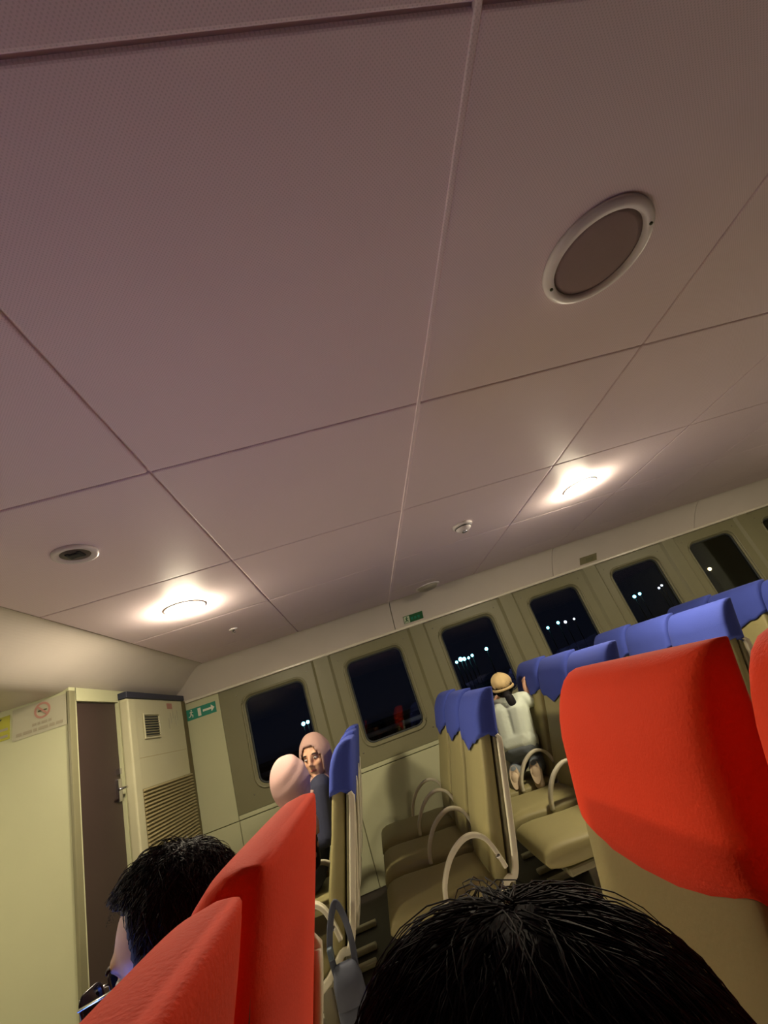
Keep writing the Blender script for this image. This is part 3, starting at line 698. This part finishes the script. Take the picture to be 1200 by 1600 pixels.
def seated_person(label, hip, head, yaw, face_yaw, pitch, s, hs, shirt, trousers, hands='lap', roll=0):
    hip = Vector(hip); head = Vector(head); rnd = random.Random(label)
    fw = Vector((math.cos(yaw), math.sin(yaw), 0)); lf = Vector((-fw.y, fw.x, 0)); up = Vector((0, 0, 1))
    T = frame(head, face_yaw, pitch, roll)
    nb = T @ (Vector((-.035, 0, -.085)) * hs)
    ch_dir = (nb - hip); top = hip + ch_dir * .86; chest = hip + ch_dir * .62
    L = lambda base, f, l, u: base + (fw * f + lf * l + up * u) * s
    torso = []
    for q in (-1, 1):
        torso += [('cap', L(hip, 0, .075 * q, .0), .112 * s, L(chest, .01, .085 * q, 0), .112 * s), ('cap', L(chest, 0, .07 * q, 0), .11 * s, L(top, -.01, .125 * q, -.03), .068 * s)]
    torso.append(('cap', L(top, -.01, -.135, -.02), .064 * s, L(top, -.01, .135, -.02), .064 * s))
    torso.append(('cap', top, .065 * s, nb, .058 * hs))
    sleeves, arms, legs, feet = [], [], [], []
    for q in (-1, 1):
        sh = L(top, -.01, .165 * q, -.035)
        if hands == 'phone': el = L(sh, .10, .04 * q, -.25); wr = L(el, .20, -.12 * q, .07)
        else: el = L(sh, .02, .06 * q, -.26); wr = L(el, .21, -.07 * q, -.03)
        mid = el.lerp(wr, .75)
        sleeves += [('cap', sh, .056 * s, el, .046 * s), ('cap', el, .045 * s, mid, .036 * s)]
        arms += [('cap', el, .040 * s, wr, .026 * s)]
        arms += hand_blobs(wr, (wr - el), s * .95, up * (-1 if hands != 'phone' else 1) + lf * (-q * .3), q)
        kn = L(hip, .42, .10 * q, -.0); an = L(kn, .03, .0, -.40)
        an.z = max(an.z, .08)
        legs += [('cap', L(hip, .02, .085 * q, -.015), .088 * s, kn, .062 * s), ('cap', kn, .060 * s, an, .042 * s)]
        feet += [('cap', an, .040 * s, an + Vector((0, 0, -.03)), .042 * s), ('cap', Vector((an.x, an.y, .042)) - fw * .03 * s, .038 * s, Vector((an.x, an.y, .036)) + fw * .14 * s, .034 * s)]
    body = link('person', blob_mesh('body', torso + arms + sleeves + legs + feet + head_blobs(T, hs), .007), 'skin')
    tag(body, label, 'person', 'passengers')
    link('shirt', blob_mesh('shirt', torso[:-1] + [('cap', top, .068 * s, top.lerp(nb, .35), .064 * s)] + sleeves, .009, .010), shirt, body)
    link('trousers', blob_mesh('trousers', legs + [('cap', L(hip, 0, -.075, 0), .113 * s, L(hip, 0, .075, 0), .113 * s)], .009, .009), trousers, body)
    for q in (0, 1): link('shoe', blob_mesh('shoe', feet[2 * q:2 * q + 2], .008, .008), 'black_cloth', body)
    face_parts(body, T, hs)
    return body, T, chest, rnd, L

PI = math.pi
# black-haired neighbour close to the lens
b, T, ch, rnd, L = seated_person('person with bushy black hair seen from behind, head close at bottom', (.04, .37, .555), (.030, .382, .955), PI, 2.75, .33, .68, 1.08, 'black_cloth', 'black_cloth')
link('hair_cap', hair_cap(T, 1.05, rnd, .006, .05, -.07), 'hair', b)
tag(link('hair_strands', hair_strands(T, 1.05, 7000, .10, rnd, .014, .045, .0006, -.07), 'hair', b), kind='stuff')
# man in glasses looking down at a phone
b, T, ch, rnd, L = seated_person('man with short black hair and glasses bent over a phone', (-.64, .93, .55), (-.418, .968, 1.018), PI, PI * .97, .22, .82, .95, 'navy_cloth', 'black_cloth', 'phone')
link('hair_cap', hair_cap(T, .95, rnd, .005, .085, -.03, .02), 'hair', b)
tag(link('hair_strands', hair_strands(T, .95, 3000, .045, rnd, .014, .085, .0008, -.03, .05, .9), 'hair', b), kind='stuff')
T = T @ Matrix.Translation((.008, 0, 0))
g = tag(empty('eyeglasses'), 'dark framed eyeglasses worn by the man beside the red seat', 'glasses')
def gl(nm, me, m): x = link(nm, me, m, g); x.matrix_local = T.copy(); return x
for y in (-.034, .034):
    rr = [(.110, y + a, .002 + c) for a, c in rrect(.050, .038, .012, 4)]
    gl('rim', tube('rim', rr, .0024, 6, closed=True), 'dark_frame')
    gl('lens', loft('lens', [[(.1095, y + a * .94, .002 + c * .94) for _, (a, c) in enumerate(rrect(.050, .038, .012, 4))], [(.1105, y + a * .94, .002 + c * .94) for a, c in rrect(.050, .038, .012, 4)]], smooth=False), 'glass')
    sg2 = math.copysign(1, y)
    gl('temple', tube('temple', [(.110, y + sg2 * .026, .010), (.105, sg2 * .070, .010), (.05, sg2 * .083, .008), (-.01, sg2 * .087, .006), (-.03, sg2 * .086, -.015)], .0022, 6), 'steel')
gl('bridge', tube('bridge', [(.110, -.010, .006), (.114, 0, .010), (.110, .010, .006)], .0022, 6), 'steel')
ph = tag(empty('phone', (-.835, .905, .80)), 'lit phone held in the hands of the man in glasses', 'phone')
ph.rotation_euler = (0, math.radians(55), 0)
link('phone_body', box('phone_body', -.038, .038, -.075, .075, -.004, .004, .003, 2), 'ac_dark', ph)
link('screen', box('screen', -.034, .034, -.07, .07, .0042, .0048), 'screen', ph)
# woman looking towards the lens, rose headscarf
b, T, ch, rnd, L = seated_person('woman in a rose headscarf facing us from the first blue row', (-.60, 3.19, .575), (-.425, 3.22, 1.118), PI, math.radians(-107), .10, .88, 1.0, 'navy_cloth', 'floral')
hijab(b, T, 1.0, 'hijab_rose', ch + Vector((-.0, 0, .07)), PI, .80, rnd)
# person in pale pink headscarf, back of the head to us
b, T, ch, rnd, L = seated_person('person in a pale pink headscarf turned away beside the red seat top', (-.66, 2.66, .56), (-.515, 2.68, 1.062), PI, math.radians(140), .12, .84, 1.0, 'floral', 'navy_cloth')
hijab(b, T, .95, 'hijab_pink', ch + Vector((0, 0, .05)), PI, .86, rnd)

# child kneeling on a seat, back to us
def child():
    rnd = random.Random(5)
    V = Vector
    pel, chest, neck, head = V((.945, 3.60, .715)), V((.985, 3.64, .90)), V((1.02, 3.67, 1.005)), V((1.025, 3.69, 1.085))
    fy = math.radians(62); fw = V((math.cos(fy), math.sin(fy), 0)); lf = V((-fw.y, fw.x, 0))
    T = frame(head, math.radians(75), .10); hs = .80
    torso = []
    for q in (-1, 1):
        torso += [('cap', pel + lf * .055 * q, .085, chest + lf * .06 * q, .082), ('cap', chest + lf * .05 * q, .08, neck + lf * .085 * q - V((0, 0, .035)), .048)]
    torso += [('cap', neck - V((0, 0, .035)) - lf * .10, .046, neck - V((0, 0, .035)) + lf * .10, .046)]
    nk = [('cap', neck - V((0, 0, .04)), .042, head - V((0, 0, .06)), .040)]
    sl, arm, legs, shoes = [], [], [], []
    rs = neck - lf * .118 - V((0, 0, .035)); rel = V((1.165, 3.60, .93)); rw = V((1.178, 3.645, 1.035))
    ls = neck + lf * .118 - V((0, 0, .035)); lel = V((.905, 3.86, .90)); lw = V((.99, 3.98, .985))
    for sh, el, wr, q in ((rs, rel, rw, -1), (ls, lel, lw, 1)):
        sl.append(('cap', sh, .043, sh.lerp(el, .72), .040)); arm += [('cap', sh, .036, el, .030), ('cap', el, .029, wr, .021)]
        arm += hand_blobs(wr, (V((.25, .35, .9)) if q < 0 else (wr - el)), .72, V((1, .3, 0)), q)
    for q in (-1, 1):
        hp = pel + lf * .055 * q; kn = hp + fw * .20 + lf * .03 * q; kn.z = .565; an = hp - fw * .085 + lf * .02 * q; an.z = .555
        legs += [('cap', hp, .080, kn, .060), ('cap', kn, .058, an, .042)]
        toe = an - fw * .055; toe.z = .525; tip = toe - fw * .03 - V((0, 0, .055))
        shoes.append((an, toe, tip))
    ft = []
    for an, toe, tip in shoes: ft += [('cap', an, .030, toe, .028), ('cap', toe, .028, tip, .022)]
    body = link('person', blob_mesh('body', torso + nk + sl + arm + legs + ft + head_blobs(T, hs), .006), 'skin')
    tag(body, 'child in a pale mint shirt and grey jeans kneeling on a seat, back to us', 'person', 'passengers')
    link('shirt', blob_mesh('shirt', torso + sl + [('cap', pel + lf * .06, .088, pel - lf * .06, .088)], .007, .009), 'mint_shirt', body)
    link('jeans', blob_mesh('jeans', legs + [('cap', pel - V((0, 0, .03)) + lf * .05, .088, pel - V((0, 0, .03)) - lf * .05, .088)], .007, .010), 'jeans', body)
    for an, toe, tip in shoes:
        s = link('shoe', blob_mesh('shoe', [('cap', an, .034, toe, .036), ('cap', toe, .036, tip, .030)], .006, .004), 'beige', body)
        # sole on the side away from the shin, towards us
        ax = (tip - an).normalized(); out = (-fw + V((0, 0, .35))); out = (out - ax * out.dot(ax)).normalized(); sd = ax.cross(out)
        c = an.lerp(tip, .5) + out * .034
        lp = [[c + ax * a * .085 + sd * b_ * .034 * (1 - .15 * a) + out * t for a, b_ in [(math.cos(k / 20 * 2 * PI), math.sin(k / 20 * 2 * PI)) for k in range(20)]] for t in (-.008, .010)]
        so = link('sole', loft('sole', lp, smooth=False), 'beige', s)
        lp = [[c + ax * (a * .030 + q2) + sd * b_ * .020 + out * t for a, b_ in [(math.cos(k / 14 * 2 * PI), math.sin(k / 14 * 2 * PI)) for k in range(14)]] for q2 in (-.035,) for t in (.010, .012)]
        link('heel_pad', loft('heel_pad', lp, smooth=False), 'sole', s)
    link('hair_cap', hair_cap(T, hs, rnd, .004, .06, -.05), 'hair', body)
    tag(link('hair_strands', hair_strands(T, hs, 900, .10, rnd, .010, .06, .0010, -.06), 'hair', body), kind='stuff')
    pts = smoothpath([head - fw * .07 - lf * .02 - V((0, 0, .03)), head - fw * .10 - lf * .035 - V((0, 0, .06)), head - fw * .105 - lf * .045 - V((0, 0, .11)), head - fw * .095 - lf * .05 - V((0, 0, .15))], 5)
    link('ponytail', tube('ponytail', pts, [.024 + .008 * math.sin(i / len(pts) * PI) - .018 * max(0, i / len(pts) - .6) for i in range(len(pts))], 14), 'hair', body)
    face_parts(body, T, hs)
    # knitted hat
    bm = bmesh.new(); bmesh.ops.create_uvsphere(bm, u_segments=40, v_segments=24, radius=1)
    for v in bm.verts:
        d = v.co.copy(); az = math.atan2(d.y, d.x); r = 1 + .035 * math.sin(az * 10) * (1 - abs(d.z)) + .03 * math.sin(az * 3 + d.z * 4)
        v.co = V((-.03, 0, .045)) + V((d.x * .112 * r, d.y * .100 * r, d.z * .098 * r))
    bmesh.ops.delete(bm, geom=[v for v in bm.verts if v.co.z < -.005 + (.045 if v.co.x > .0 else -.02)], context='VERTS')
    bmesh.ops.solidify(bm, geom=bm.faces[:], thickness=.006)
    for v in bm.verts: v.co = T @ (v.co * hs)
    hat = tag(link('knitted_hat', bm_mesh('knitted_hat', bm, True), 'tan_knit'), 'tan knitted hat on the kneeling child', 'hat')
    cuff = [T @ (V((-.03 + .108 * math.cos(a), .098 * math.sin(a), (.0 + .028 * math.cos(a)))) * hs) for a in [2 * PI * k / 32 for k in range(32)]]
    link('cuff', tube('cuff', cuff, .010, 8, closed=True), 'tan_knit', hat)
child()

# ---------------------------------------------------------------- bag hanging from the first blue row's aisle armrest
bg = tag(empty('shoulder_bag', (-.385, 2.335, .13)), 'grey-blue shoulder bag with an orange end hanging from the aisle armrest', 'bag')
def bagpart(nm, me, m):
    for v in me.vertices: v.co.x *= .72
    return link(nm, me, m, bg)
prof = []
for z, a, b2 in ((0, .05, .02), (.02, .075, .032), (.1, .085, .042), (.2, .08, .040), (.27, .065, .028), (.285, .05, .015)):
    prof.append([(x, y, z) for x, y in sup(a, b2, 3.2, 28)])
bagpart('bag_body', loft('bag_body', prof), 'bag_grey')
bagpart('flap', loft('flap', [[(x * 1.04, y * 1.06 - .004, z) for x, y in sup(a, b2, 3.2, 28)] for z, a, b2 in ((.17, .078, .041), (.24, .076, .037), (.282, .06, .024), (.292, .045, .012))]), 'bag_grey')
bagpart('orange_panel', loft('orange_panel', [[(x + .012, y - .008, z) for x, y in sup(a, b2, 3, 24)] for z, a, b2 in ((.002, .05, .022), (.02, .078, .037), (.07, .083, .042), (.10, .08, .038))]), 'bag_orange')
bagpart('strap', tube('strap', smoothpath([(-.055, 0, .26), (-.06, .0, .34), (-.03, .015, .42), (.015, .03, .47), (.05, .02, .42), (.065, 0, .34), (.055, 0, .26)], 5), 0, 8, flat=(.017, .003, (0, 1, 0))), 'bag_grey')
bagpart('buckle', box('buckle', -.075, -.045, -.02, .02, .315, .355, .006, 2), 'hull_blue')
